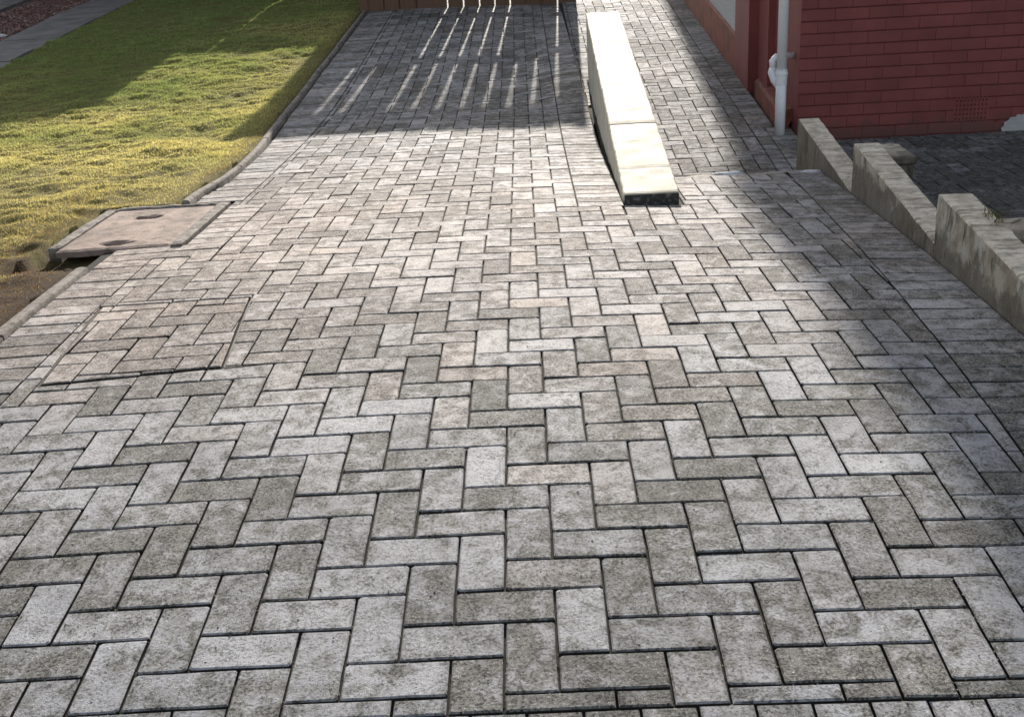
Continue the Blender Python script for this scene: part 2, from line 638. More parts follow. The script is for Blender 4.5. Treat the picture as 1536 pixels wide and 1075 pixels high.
def solid(poly, depth=.03, ch=.0035, drop=.003):
    """paver solid from outline (local xy), top at z=0"""
    n = len(poly)
    top = inset(poly, ch)
    if top is None or len(top) != n:
        vs = [(x, y, 0) for x, y in poly] + [(x, y, -depth) for x, y in poly]
        fs = [tuple(range(n))] + [(i, i + n, (i + 1) % n + n, (i + 1) % n) for i in range(n)]
        return vs, fs
    # match ordering of top to poly
    k = min(range(n), key=lambda s: sum((top[(i + s) % n][0] - poly[i][0]) ** 2 + (top[(i + s) % n][1] - poly[i][1]) ** 2 for i in range(n)))
    top = [top[(i + k) % n] for i in range(n)]
    vs = [(x, y, 0) for x, y in top] + [(x, y, -drop) for x, y in poly] + [(x, y, -depth) for x, y in poly]
    fs = [tuple(range(n))]
    for r in (0, n):
        for i in range(n):
            j = (i + 1) % n
            fs.append((r + i, r + i + n, r + j + n, r + j))
    return vs, fs


def chipped(L, W, seed):
    """outline of a worn 200 x 100 block with slightly uneven edges, centred"""
    r = random.Random(seed)
    hx, hy = L / 2, W / 2
    out = []
    c1, c2, c3, c4 = [r.choice((.002, .0025, .003, .0055)) for _ in range(4)]
    for (x, y) in ((-hx + c1, -hy), (-hx * .3, -hy), (hx * .35, -hy), (hx - c2, -hy), (hx, -hy + c2), (hx, hy - c3), (hx - c3, hy), (hx * .3, hy), (-hx * .35, hy), (-hx + c4, hy), (-hx, hy - c4), (-hx, -hy + c1)):
        out.append((x + r.uniform(-.001, .001), y + r.uniform(-.001, .001)))
    return out


FULL = []
for k in range(14):
    pl = chipped(.2 - GAP, .1 - GAP, k)
    n = len(pl)
    ch = .003
    top = [(x * (1 - 2 * ch / (.2 - GAP)), y * (1 - 2 * ch / (.1 - GAP))) for x, y in pl]
    mb = MB()
    vs = [(x, y, 0) for x, y in top] + [(x, y, -.003) for x, y in pl] + [(x, y, -.03) for x, y in pl]
    fs = [tuple(range(n))]
    for r_ in (0, n):
        for i in range(n):
            j = (i + 1) % n
            fs.append((r_ + i, r_ + i + n, r_ + j + n, r_ + j))
    mb.add(vs, fs)
    me_ = mb.mesh('paver', M['paver'])
    me_.materials.append(M['side_shade'])
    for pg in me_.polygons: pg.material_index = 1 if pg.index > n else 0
    FULL.append(me_)


class Paving:
    """collects block outlines, then lays the nearest ones as objects and joins the rest"""

    def __init__(s, zf, name_seed, bias=None):
        s.zf, s.items, s.seed, s.bias = zf, [], name_seed, bias

    def rect(s, x0, y0, x1, y1, regs=None, full=None):
        s.poly([(x0, y0), (x1, y0), (x1, y1), (x0, y1)], full)

    def poly(s, p, full=None, dz=0.0):
        p = dedupe(p)
        if len(p) < 3 or area(p) < 2.5e-4: return
        xs = [q[0] for q in p]
        ys = [q[1] for q in p]
        if min(max(xs) - min(xs), max(ys) - min(ys)) < .012: return
        s.items.append((p, full, dz))

    def herring(s, x0, y0, x1, y1, ox=0., oy=0., planes=(), holes=(), dzin=0., remove=(), inner=()):
        i0, i1 = int(math.floor((x0 - ox) / S)) - 2, int(math.ceil((x1 - ox) / S)) + 1
        j0, j1 = int(math.floor((y0 - oy) / S)) - 2, int(math.ceil((y1 - oy) / S)) + 1
        pl = [(-1, 0, -x0), (1, 0, x1), (0, -1, -y0), (0, 1, y1)] + list(planes)
        for i in range(i0, i1 + 1):
            for j in range(j0, j1 + 1):
                k = (i - j) % 4
                X, Y = ox + i * S, oy + j * S
                if k == 0:
                    p, o = [(X, Y), (X + S, Y), (X + S, Y + 2 * S), (X, Y + 2 * S)], 'V'
                elif k == 1:
                    p, o = [(X, Y), (X + 2 * S, Y), (X + 2 * S, Y + S), (X, Y + S)], 'H'
                else:
                    continue
                a0 = area(p)
                for q in pl:
                    p = clip(p, *q)
                    if len(p) < 3: break
                if len(p) < 3: continue
                parts = [(p, 0)]
                for hi, h in enumerate(list(remove) + list(holes)):
                    nxt = []
                    for p_, inside in parts:
                        rest = p_
                        for q in h:
                            rest = clip(rest, *q)
                            if len(rest) < 3: break
                        if len(rest) < 3 or area(rest) < 1e-5:
                            nxt.append((p_, inside))
                            continue
                        rest = p_
                        for q in h:
                            outp = clip(rest, -q[0], -q[1], -q[2])
                            if len(outp) >= 3 and area(outp) > 1e-4: nxt.append((outp, 0))
                            rest = clip(rest, *q)
                            if len(rest) < 3: break
                        if hi >= len(remove) and len(rest) >= 3 and area(rest) > 1e-4: nxt.append((rest, 1))
                    parts = nxt
                for p_, inside in parts:
                    if inside and dzin is None: continue
                    if inside:
                        for q in inner:
                            p_ = clip(p_, *q)
                            if len(p_) < 3: break
                        if len(p_) < 3: continue
                    full = o if abs(area(p_) - a0) < 1e-5 else None
                    s.poly(p_, full, (dzin or 0) if inside else 0.)

    def finish(s, parent, nobj):
        cen = np.array([np.mean(p, axis=0) for p, _, _ in s.items])
        d = np.hypot(cen[:, 0] - CAM[0], cen[:, 1] - CAM[1])
        # blocks outside the frame never take a place among the individual ones
        zz = s.zf(cen[:, 0], cen[:, 1])
        P = np.c_[cen, zz] - CAM
        dep = P @ FA
        u, v = FPX * (P @ RA) / dep, FPX * (P @ UA) / dep
        vis = (dep > 0) & (abs(u) < 768 + 40) & (abs(v) < 538 + 40)
        order = np.argsort(np.where(vis, d, d + 1000))
        keep = set(order[:nobj].tolist())
        mb = MB()
        big = fbm(cen * 1.1, s.seed, 3)
        med = fbm(cen * 4.5, s.seed + 9, 2)
        rnd = random.Random(s.seed)
        for n, (p, full, dz) in enumerate(s.items):
            cx, cy = cen[n]
            z0 = float(s.zf(cx, cy))
            e = .02
            sx = float(s.zf(cx + e, cy) - s.zf(cx - e, cy)) / (2 * e)
            sy = float(s.zf(cx, cy + e) - s.zf(cx, cy - e)) / (2 * e)
            tx, ty = sx + rnd.gauss(0, .006), sy + rnd.gauss(0, .006)
            zo = z0 + rnd.gauss(0, .0008) + dz
            bloom = min(1, max(0, rnd.betavariate(1.3, 1.6) * .85 + (med[n] - .5) * .9 + .06))
            bright = min(1, max(0, .5 + (big[n] - .5) * .9 + rnd.gauss(0, .17)))
            warm = min(1, max(0, rnd.betavariate(1.2, 4) + (big[n] - .5) * .6))
            if s.bias:
                bloom, bright, warm = s.bias(cx, cy, bloom, bright, warm, rnd)
            tone = (bloom, bright, warm, 1)
            rot = Matrix(((1, 0, 0), (0, 1, 0), (tx, ty, 1))).to_4x4()
            if n in keep:
                if full:
                    me = FULL[rnd.randrange(len(FULL))]
                    a = rnd.choice((0, math.pi)) + (math.pi / 2 if full == 'V' else 0)
                else:
                    q = inset([(x - cx, y - cy) for x, y in p], GAP / 2)
                    if q is None: continue
                    m2 = MB()
                    m2.add(*solid(q))
                    me = m2.mesh('paver', M['paver'])
                    me.materials.append(M['side_shade'])
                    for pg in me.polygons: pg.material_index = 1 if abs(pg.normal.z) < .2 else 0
                    a = 0
                o = bpy.data.objects.new('paver', me)
                nz = Vector((-tx, -ty, 1)).normalized()
                qn = Vector((0, 0, 1)).rotation_difference(nz)
                o.matrix_world = Matrix.Translation((cx, cy, zo)) @ qn.to_matrix().to_4x4() @ Matrix.Rotation(a, 4, 'Z')
                o.color = tone
                link(o, parent)
            else:
                q = inset([(x - cx, y - cy) for x, y in p], GAP / 2)
                if q is None: continue
                vs, fs = solid(q)
                mb.add([(x + cx, y + cy, z + zo + tx * x + ty * y) for x, y, z in vs], fs, tone)
        if mb.v:
            o = tag(mb.build('paver_mass', M['paver_stuff'], parent), kind='stuff')
            o.data.materials.append(M['side_shade'])
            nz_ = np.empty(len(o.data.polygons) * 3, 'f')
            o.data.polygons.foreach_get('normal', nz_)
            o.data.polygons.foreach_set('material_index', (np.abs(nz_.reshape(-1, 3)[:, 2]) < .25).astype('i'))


# kerb line on the lawn side (x at y), measured along the paving edge
CY = np.array([-1, .5, 1.87, 2.34, 2.96, 2.97, 3.85, 3.86, 4.07, 4.41, 5.33, 6.8, 8.35, 9.4, 11.6, 14])
CX = np.array([-1.70, -1.695, -1.69, -1.686, -1.683, -1.385, -1.385, -1.585, -1.59, -1.545, -1.553, -1.64, -1.652, -1.64, -1.63, -1.63])


def kerb_x(y): return float(np.interp(y, CY, CX))


def joint_l(y):
    return float(np.interp(y, [0, 2.85, 2.86, 3.66, 3.67, 12], [-1.465, -1.455, -1.2, -1.2, -1.335, -1.40]))


def joint_r(y): return 1.265 + .0545 * (y - 1.3)


def wall_x(y): return 1.55 + .0235 * (y - 1.55)


def drive_bias(x, y, bl, br, wm, r):
    # cleaner, pinker blocks on the upper left; a few ochre blocks up the middle
    k = max(0, min(1, (1.2 - x) / 2.2)) * max(0, min(1, (y - .8) / 1.6)) * max(0, min(1, (5 - y) / 1.5))
    wm = min(1, wm * (.30 + .35 * max(0, min(1, (y - .3) / 1.5))) + .50 * k + .16 * max(0, min(1, (y - 1.2) / 2)))
    br = min(1, br + .25 * k)
    if abs(x - .12) < .35 and .3 < y < 4 and r.random() < .16: wm = min(1, wm + .45)
    if y < 1.2: wm *= .55
    if all(h[0] * x + h[1] * y < h[2] for h in covh):
        wm, bl = min(1, wm + .22), bl * .8
    return bl, br, wm


drive_bed_x = np.linspace(-1.72, 1.66, 35)
drive_bed_y = np.linspace(-2.2, 4.23, 65)
driveway = bpy.data.objects.new('driveway', grid_mesh('driveway', drive_bed_x, drive_bed_y, lambda X, Y: Zg(X, Y) - .011, M['sand']))
tag(link(driveway), kind='structure')
bed2 = bpy.data.objects.new('sand_bed', grid_mesh('sand_bed', np.linspace(-1.72, .515, 24), np.linspace(4.12, 13.5, 95), lambda X, Y: Zg(X, Y) - .013, M['sand']))
link(bed2, driveway)

DP = Paving(Zg, 3, drive_bias)
# inspection cover let into the drive (four edges, drawn from the photo)
cov = [(-1.396, 1.437), (-.85, 1.487), (-.911, 2.171), (-1.452, 2.170)]
covh = []
for i in range(4):
    a, b = cov[i], cov[(i + 1) % 4]
    ex, ey = b[0] - a[0], b[1] - a[1]
    l = math.hypot(ex, ey)
    covh.append((ey / l, -ex / l, (ey * a[0] - ex * a[1]) / l))
wall_slot = .518
# main field: one lattice, cut only where an edge crosses a block
rp = (1, -.0545, 1.265 - .0545 * 1.3)


def box_h(x0, y0, x1, y1): return [(-1, 0, -x0), (1, 0, x1), (0, -1, -y0), (0, 1, y1)]


brink = (-.22, 1, 3.92 - .22 * .81)
away = [box_h(-2, 2.97, -1.2, 3.8), box_h(-2, 3.8, -1.335, 14), box_h(.3, 3.4, .78, 14), box_h(.505, 3.2, .805, 3.4),
        [(-1, 0, -.78), (.22, -1, -(3.92 - .22 * .81))], [(-1, 0, -.78), (0, -1, -4.3)]]
DP.herring(-1.46, -.045, 1.6, 13.2, planes=[rp], holes=[covh], dzin=.001, remove=away,
           inner=[(h[0], h[1], h[2] - g_) for h, g_ in zip(covh, (.012, .007, .009, .007))])
for k in range(3): DP.rect(.505 + k * .1, 3.2, .605 + k * .1, 3.4)
# header row on the brink of the lower path
for k in range(6):
    DP.poly([(.81 + k * .1, 3.92 + .022 * k), (.91 + k * .1, 3.92 + .022 * (k + 1)), (.91 + k * .1, 4.10 + .022 * (k + 1)), (.81 + k * .1, 4.10 + .022 * k)])
# soldier course along the right-hand wall
y = -.1
while y < 4.25:
    w = .1
    DP.poly([(joint_r(y), y), (wall_x(y) - .006, y), (wall_x(y + w) - .006, y + w), (joint_r(y + w), y + w)])
    y += w
# soldier course along the kerb
y = -.1
while y < 13.2:
    w = .1
    a = kerb_x(y + .05) + .012
    b = joint_l(y + .05)
    lat = -1.46 if y < 2.8 else (-1.2 if y < 3.75 else -1.335)
    DP.rect(a, y, lat, y + w)
    y += w
# soldier course beside the rendered wall
y = 3.4
while y < 13.2:
    DP.rect(.3, y, .512, y + .1)
    y += .1
# header course at the near end and one more behind it
x = -1.66
while x < 1.5:
    DP.rect(x, -.247, x + .1, -.045)
    x += .1
DP.herring(-1.66, -2.0, 1.5, -.247, oy=-.05)
DP.finish(driveway, 300)

# thin steel edges of the inset cover
mb = MB()
for i in range(4):
    a, b = Vector((*cov[i], 0)), Vector((*cov[(i + 1) % 4], 0))
    n = 8
    d = (b - a).normalized()
    nn = Vector((-d.y, d.x, 0)) * .0035
    for k in range(n):
        p, q = a.lerp(b, k / n), a.lerp(b, (k + 1) / n)
        pts = []
        for w_ in (p - nn, q - nn, q + nn, p + nn):
            pts.append((w_.x, w_.y, float(Zg(w_.x, w_.y)) - .005))
        mb.add(pts + [(x_, y_, z_ - .03) for x_, y_, z_ in pts], [(0, 1, 2, 3), (0, 4, 5, 1), (2, 6, 7, 3)])
mb.build('cover_frame', M['steel'], driveway)

# grit and loose sand lying in and beside the joints
n = 5200
gx_, gy_ = rng.uniform(-1.6, 1.5, n), rng.uniform(-.1, 3.2, n)
on = rng.random(n) < .8
hx = rng.random(n) < .5
gx_ = np.where(on & hx, np.round(gx_ * 10) / 10 + rng.normal(0, .0022, n), gx_)
gy_ = np.where(on & ~hx, np.round(gy_ * 10) / 10 + rng.normal(0, .0022, n), gy_)
ok_ = gx_ < joint_r(gy_)
pts = np.c_[gx_, gy_, Zg(gx_, gy_) + np.where(on, -.004, .0005)][ok_]
V, T, C = pebbles(pts, .0010, .0026, [(.10, .09, .07), (.24, .21, .17), (.05, .045, .035), (.34, .31, .26), (.06, .065, .03)], 33)
tag(link(bpy.data.objects.new('grit', fast_mesh('grit', V, T, M['gravel'], C))), kind='stuff')

# the brink: rough mortar haunch with pale lumps, and the face below it
mb = MB()
n = 60
for k in range(n):
    x0, x1 = .80 + .83 * k / n, .80 + .83 * (k + 1) / n
    def yy(x): return 4.10 + .22 * (x - .81)
    def rough_(x): return .035 + .05 * float(vnoise([[x * 14, 2.]], 5)[0])
    vs = []
    for x in (x0, x1):
        a, b = yy(x) - .004, yy(x) + rough_(x)
        z = float(Zg(x, 4.15))
        vs += [(x, a, z - .004), (x, b, z - .014), (x, b + .02, z - .5)]
    mb.add(vs, [(0, 3, 4, 1), (1, 4, 5, 2)])
mb.build('mortar_edge', M['mortar'], driveway)
for (x, y, w, d) in ((1.11, 4.205, .11, .03), (1.55, 4.245, .085, .028)):
    mb = MB()
    vs, fs = [], []
    N, R = 12, 4
    for r_ in range(R + 1):
        f = math.sin(r_ / R * math.pi / 2)
        for k in range(N):
            a = 2 * math.pi * k / N
            wob = 1 + .25 * math.sin(3 * a + x * 40) * .6 + .1 * math.sin(5 * a + 1)
            vs.append((x + w * .75 * f * math.cos(a) * wob, y + d * f * math.sin(a) * wob, float(Zg(x, 4.2)) - .022 + .024 * min(1, 1.5 * math.cos(r_ / R * math.pi / 2)) + .006 * float(vnoise([[k * 1.7, r_ * 1.3 + x * 9]], 4)[0])))
    for r_ in range(R):
        for k in range(N):
            fs.append((r_ * N + k, (r_ + 1) * N + k, (r_ + 1) * N + (k + 1) % N, r_ * N + (k + 1) % N))
    mb.add(vs, fs)
    mb.build('mortar_lump', M['palemortar'], driveway, smooth=True)

# ------------------------------------------------------------------ lower path and yard
path = bpy.data.objects.new('path', grid_mesh('path', np.linspace(.5, 1.96, 12), np.linspace(4.1, 13.5, 60), lambda X, Y: Zp(X, Y) - .013, M['sand']))
tag(link(path), kind='structure')


def path_bias(x, y, bl, br, wm, r):
    return bl, br, wm * .7 + .06


PP = Paving(Zp, 11, path_bias)
WR = (-1, .0, -.83)
PP.herring(.83, 4.3, 1.665, 7.35, ox=1.165, oy=6.523)
PP.herring(.53, 7.35, 1.665, 13.2, ox=1.165, oy=6.523)
y = 4.323
while y < 13.2:
    PP.rect(1.665, y, 1.835 if y > 6.5 else 1.765, y + .1)
    if y < 6.5: PP.rect(1.765, y, 1.945, y + .1)
    y += .1
PP.finish(path, 300)

yard = bpy.data.objects.new('yard', grid_mesh('yard', np.linspace(1.955, 7.5, 30), np.linspace(-2.5, 6.32, 40), lambda X, Y: -.462 + .006 * fbm(np.c_[X, Y] * 2, 4) + 0 * X, M['tarmac']))
tag(link(yard), kind='structure')
link(bpy.data.objects.new('yard_edge', grid_mesh('yard_edge', np.linspace(1.70, 1.955, 4), np.linspace(-2.5, 4.95, 30), lambda X, Y: -.458 + 0 * X, M['tarmac'])), yard)
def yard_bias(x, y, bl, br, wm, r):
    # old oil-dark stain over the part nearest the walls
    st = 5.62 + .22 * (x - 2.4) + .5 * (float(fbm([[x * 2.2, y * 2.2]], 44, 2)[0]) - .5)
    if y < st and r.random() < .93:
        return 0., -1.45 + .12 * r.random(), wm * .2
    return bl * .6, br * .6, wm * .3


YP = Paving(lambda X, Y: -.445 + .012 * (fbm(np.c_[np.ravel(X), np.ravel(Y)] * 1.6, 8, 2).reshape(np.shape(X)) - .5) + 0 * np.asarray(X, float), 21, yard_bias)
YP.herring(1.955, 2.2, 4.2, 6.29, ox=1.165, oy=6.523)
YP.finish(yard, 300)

# near pavement behind the camera side
mb = MB()
mb.box(-20, -12, -.42, 20, -2.05, float(Zg(0, -2)) - .02)
tag(mb.build('pavement', M['tarmac']), kind='structure')

# ------------------------------------------------------------------ lawn
def lawn_z(X, Y):
    b = Zg(X, Y) + .004
    lump = (fbm(np.c_[X * 3.2, Y * 3.2], 31, 3) - .5) * .04 + (fbm(np.c_[X * 10, Y * 12], 35, 2) - .5) * .034
    return b + lump * np.clip((-1.72 - X) / .25, 0, 1) + .006


def lawn_edge(y): return np.interp(y, [-1, 2.66, 2.74, 3.83, 3.84, 4.07, 5.33, 6.8, 14], [-1.735, -1.73, -2.04, -2.0, -1.66, -1.655, -1.61, -1.70, -1.69])


lx = np.linspace(-4.84, -1.60, 150)
ly = np.linspace(.3, 14.4, 560)
lawn_me = grid_mesh('lawn', lx, ly, lambda X, Y: np.where(X > lawn_edge(Y), lawn_z(X, Y) - .06, lawn_z(X, Y)), M['lawn_soil'])
lawn = tag(link(bpy.data.objects.new('lawn', lawn_me)), kind='structure')


def grass(N, y0, y1, hmin, hmax, wid, seed):
    r = np.random.default_rng(seed)
    X = r.uniform(-4.83, -1.6, N)
    Y = r.uniform(y0, y1, N)
    # clumpy cover
    den = fbm(np.c_[X * 5, Y * 5], 41, 3)
    bn = fbm(np.c_[X * 5, Y * 5], 93, 3)
    bare = np.clip((3.15 + (bn - .5) * 1.5 - Y) / .7, 0, 1)
    edge = np.clip((lawn_edge(Y) - X) / .10, 0, 1)
    keep = (X < lawn_edge(Y) - .004) & (r.random(N) < (.35 + 1.3 * den) * (1 - .62 * bare) * (.25 + .75 * edge))
    X, Y, bare = X[keep], Y[keep], bare[keep]
    bn = bn[keep]
    n = len(X)
    Z = lawn_z(X, Y)
    lump = fbm(np.c_[X * 3.2, Y * 3.2], 31, 3)
    h = r.uniform(hmin, hmax, n) * (.3 + 1.1 * lump)
    a = r.uniform(0, 2 * np.pi, n)
    lean = r.uniform(.2, 1.5, n)
    la = r.uniform(0, 2 * np.pi, n)
    w = wid * r.uniform(.6, 1.3, n)
    bx, by = np.cos(a) * w, np.sin(a) * w
    tx, ty = np.cos(la) * lean * h, np.sin(la) * lean * h
    B = np.c_[X, Y, Z - .004]
    V = np.empty((n, 5, 3))
    V[:, 0] = B + np.c_[-bx, -by, 0 * bx]
    V[:, 1] = B + np.c_[bx, by, 0 * bx]
    V[:, 2] = B + np.c_[bx * .8 + tx * .4, by * .8 + ty * .4, h * .62]
    V[:, 3] = B + np.c_[-bx * .8 + tx * .4, -by * .8 + ty * .4, h * .62]
    V[:, 4] = B + np.c_[tx, ty, h]
    i = np.arange(n)[:, None] * 5
    T = np.concatenate([i + [0, 1, 2], i + [0, 2, 3], i + [3, 2, 4]])
    # colours: mossy yellow-green, green of the shaded far lawn put into the blades, brown and thin at the near corner
    q = fbm(np.c_[X * 1.6, Y * 1.6], 51, 3)
    q2 = fbm(np.c_[X * 9, Y * 9], 57, 2)
    yel = np.array([.45, .42, .21])
    grn = np.array([.19, .245, .10])
    brn = np.array([.155, .105, .058])
    k = np.clip(.72 + (q - .5) * 1.3 - .34 * (Y - 5.5) / 3 + .14 * (X + 3), 0, 1)[:, None]
    C = grn + (yel - grn) * k
    kb = np.clip(bare * 1.0 + np.clip(1 - (lawn_edge(Y) - X) / .16, 0, 1) * .6 + (q2 - .62) * 1.2 * (Y < 5), 0, 1)[:, None]
    C = C + (brn - C) * np.clip(kb + (.45 * np.clip((5.0 - Y) / 1.6, 0, 1) * (.4 + 1.2 * bn))[:, None], 0, 1)
    C = C * 1.22 * r.uniform(.65, 1.3, n)[:, None]
    C = np.repeat(np.c_[C, np.ones(n)], 5, axis=0)
    return V.reshape(-1, 3), T, C


gv, gt, gc, off = [], [], [], 0
for args in ((190000, .9, 5.2, .008, .020, .0015, 1), (190000, 5.2, 9.5, .009, .022, .0021, 2), (110000, 9.5, 14.3, .012, .026, .0034, 3)):
    V, T, C = grass(*args)
    gv.append(V); gt.append(T + off); gc.append(C)
    off += len(V)
gm = fast_mesh('grass', np.concatenate(gv), np.concatenate(gt), M['grass'], np.concatenate(gc))
tag(link(bpy.data.objects.new('grass', gm)), kind='stuff')

# slab path and gravel bed beyond the lawn
slabpath = bpy.data.objects.new('slab_path', grid_mesh('slab_path', np.linspace(-5.56, -4.80, 6), np.linspace(5, 18, 40), lambda X, Y: Zg(-4.85 + 0 * X, Y) - .03, M['soil']))
tag(link(slabpath), kind='structure')
y = 6.62
k = 0
while y < 17:
    y1 = y + .63
    mb = MB()
    dz = random.gauss(0, .006)
    x0, x1 = -5.50 + random.gauss(0, .012), -4.86 + random.gauss(0, .02)
    z0, z1 = float(Zg(-4.85, y)) + .012 + dz, float(Zg(-4.85, y1)) + .012 + dz
    g = .006
    mb.add([(x0, y + g, z0), (x1, y + g, z0), (x1, y1 - g, z1), (x0, y1 - g, z1), (x0, y + g, z0 - .05), (x1, y + g, z0 - .05), (x1, y1 - g, z1 - .05), (x0, y1 - g, z1 - .05)],
           [(0, 1, 2, 3), (4, 5, 1, 0), (5, 6, 2, 1), (6, 7, 3, 2), (7, 4, 0, 3)])
    mb.build('slab', M['slab'], slabpath)
    y = y1
gravelbed = bpy.data.objects.new('gravel_bed', grid_mesh('gravel_bed', np.linspace(-6.42, -5.5, 8), np.linspace(5, 18, 40), lambda X, Y: Zg(-4.85 + 0 * X, Y) - .012, M['soil']))
tag(link(gravelbed), kind='structure')


gp = np.c_[rng.uniform(-6.38, -5.53, 15000), rng.uniform(8.5, 17, 15000)]
gp = np.c_[gp, Zg(-4.85 + 0 * gp[:, 0], gp[:, 1]) - .008 + rng.uniform(0, .012, len(gp))]
V, T, C = pebbles(gp, .009, .022, [(.20, .085, .07), (.15, .06, .055), (.26, .15, .12), (.11, .06, .05), (.30, .22, .18)], 5)
tag(link(bpy.data.objects.new('gravel', fast_mesh('gravel', V, T, M['gravel'], C))), kind='stuff')
# pale stone lying at the edge of the gravel
mb = MB()
vs, fs = [], []
for i in range(9):
    s_ = (i / 8 - .5) * 2
    w = .035 * math.sqrt(max(.02, 1 - s_ * s_))
    for k in range(8):
        a = k / 8 * 2 * math.pi
        vs.append((-5.70 + s_ * .17, 11.30 + s_ * .02 + w * math.cos(a) * (1 + .2 * math.sin(i * 2.1)), float(Zg(-4.85, 11.3)) + .02 + w * .8 * math.sin(a)))
for i in range(8):
    for k in range(8):
        fs.append((i * 8 + k, (i + 1) * 8 + k, (i + 1) * 8 + (k + 1) % 8, i * 8 + (k + 1) % 8))
mb.add(vs, fs)
tag(mb.build('stone', M['palemortar'], smooth=True), 'long pale stone lying on the red gravel at the path edge', 'stone')
# second slab path at the far left edge
outer = bpy.data.objects.new('outer_path', grid_mesh('outer_path', np.linspace(-8.2, -6.42, 6), np.linspace(5, 18, 40), lambda X, Y: Zg(-4.85 + 0 * X, Y) - .03, M['soil']))
tag(link(outer), kind='structure')
y = 10.4
while y < 17:
    y1 = y + .9
    mb = MB()
    z0, z1 = float(Zg(-4.85, y)) + .03, float(Zg(-4.85, y1)) + .03
    x0, x1, g = -7.4, -6.44, .006
    mb.add([(x0, y + g, z0), (x1, y + g, z0), (x1, y1 - g, z1), (x0, y1 - g, z1), (x0, y + g, z0 - .06), (x1, y + g, z0 - .06), (x1, y1 - g, z1 - .06), (x0, y1 - g, z1 - .06)],
           [(0, 1, 2, 3), (4, 5, 1, 0), (5, 6, 2, 1), (6, 7, 3, 2), (7, 4, 0, 3)])
    mb.build('slab', M['slab'], outer)
    y = y1

# ------------------------------------------------------------------ kerb
kerb = empty('kerb', (-1.66, 5, -.1))
tag(kerb, kind='structure')


def kerb_run(pts, w, up, seglen):
    """edging stones with a rounded top along a polyline given by its right-hand foot"""
    P = np.array(pts, float)
    L = np.r_[0, np.cumsum(np.hypot(*np.diff(P, axis=0).T))]
    tot = L[-1]
    n = max(1, int(round(tot / seglen)))
    for k in range(n):
        a, b = tot * k / n + .005, tot * (k + 1) / n - .005
        m = 7
        mb = MB()
        vs, fs = [], []
        prof = [(0, -.06), (0, up * .55), (-w * .12, up * .86), (-w * .38, up), (-w * .68, up * .96), (-w * .92, up * .7), (-w, up * .3), (-w, -.06)]
        dz = random.gauss(0, .003)
        for i in range(m):
            s_ = a + (b - a) * i / (m - 1)
            x, y = np.interp(s_, L, P[:, 0]), np.interp(s_, L, P[:, 1])
            x2, y2 = np.interp(min(s_ + .02, tot), L, P[:, 0]), np.interp(min(s_ + .02, tot), L, P[:, 1])
            x1, y1 = np.interp(max(s_ - .02, 0), L, P[:, 0]), np.interp(max(s_ - .02, 0), L, P[:, 1])
            d = math.hypot(x2 - x1, y2 - y1)
            nx, ny = (y2 - y1) / d, -(x2 - x1) / d
            z = float(Zg(x, y)) + dz
            for (o_, h_) in prof:
                j = .0025 * (float(vnoise([[x * 40 + o_ * 90, y * 40 + h_ * 70]], 3)[0]) - .5) * 2
                vs.append((x + nx * o_ + j, y + ny * o_, z + h_ + j))
        q = len(prof)
        for i in range(m - 1):
            for k2 in range(q - 1):
                fs.append((i * q + k2, (i + 1) * q + k2, (i + 1) * q + k2 + 1, i * q + k2 + 1))
        b1 = len(vs)
        vs += vs[:q] + vs[(m - 1) * q:m * q]
        fs.append(tuple(range(b1, b1 + q)))
        fs.append(tuple(range(b1 + q, b1 + 2 * q))[::-1])
        mb.add(vs, fs)
        o = mb.build('edging_stone', M['kerb'], kerb, smooth=True)
        o.matrix_parent_inverse = kerb.matrix_world.inverted()


bpy.context.view_layer.update()
kerb_run([(-1.70, .3), (-1.69, 1.87), (-1.686, 2.34), (-1.684, 2.70)], .048, .008, .9)
kerb_run([(-1.585, 3.86), (-1.59, 4.07), (-1.545, 4.41), (-1.537, 4.9), (-1.553, 5.33), (-1.60, 6.0), (-1.64, 6.8), (-1.652, 8.35), (-1.64, 9.4), (-1.63, 11.5), (-1.63, 13.2)], .044, .026, .9)

# ------------------------------------------------------------------ concrete manhole cover on the lawn edge
mh = empty('manhole_cover', (-1.645, 3.23, float(Zg(-1.645, 3.23))))
tag(mh, 'pinkish concrete manhole cover raised at the lawn edge beside the paving', 'manhole cover')


def mh_z(x, y): return float(Zg(x, y)) + .010


bpy.context.view_layer.update()


def childfix(o, par):
    o.matrix_parent_inverse = par.matrix_world.inverted()
    return o


x0, x1, y0, y1 = -1.985, -1.385, 2.98, 3.84


def slabpiece(name, a, b, c, d, dz, thick, mat, par, nx=10, ny=12, amp=.004, bump=None):
    """raised slab with an uneven top between x a..b, y c..d"""
    mb = MB()
    vs, fs = [], []
    for j in range(ny + 1):
        for i in range(nx + 1):
            x, y = a + (b - a) * i / nx, c + (d - c) * j / ny
            e = min(i, nx - i, 1) * min(j, ny - j, 1)
            z = mh_z(x, y) + dz - (.006 if not e else 0) + amp * (float(fbm([[x * 18, y * 18]], 77, 3)[0]) - .5)
            if bump: z += bump(x, y)
            vs.append((x, y, z))
    w = nx + 1
    for j in range(ny):
        for i in range(nx):
            fs.append((j * w + i, j * w + i + 1, (j + 1) * w + i + 1, (j + 1) * w + i))
    ring = [i for i in range(w)] + [j * w + nx for j in range(1, ny + 1)] + [ny * w + i for i in range(nx - 1, -1, -1)] + [j * w for j in range(ny - 1, 0, -1)]
    nb = len(vs)
    for r_ in ring: vs.append((vs[r_][0], vs[r_][1], vs[r_][2] - thick))
    for k in range(len(ring)):
        k2 = (k + 1) % len(ring)
        fs.append((ring[k], nb + k, nb + k2, ring[k2]))
    mb.add(vs, fs)
    return childfix(mb.build(name, mat, par, smooth=False), par)


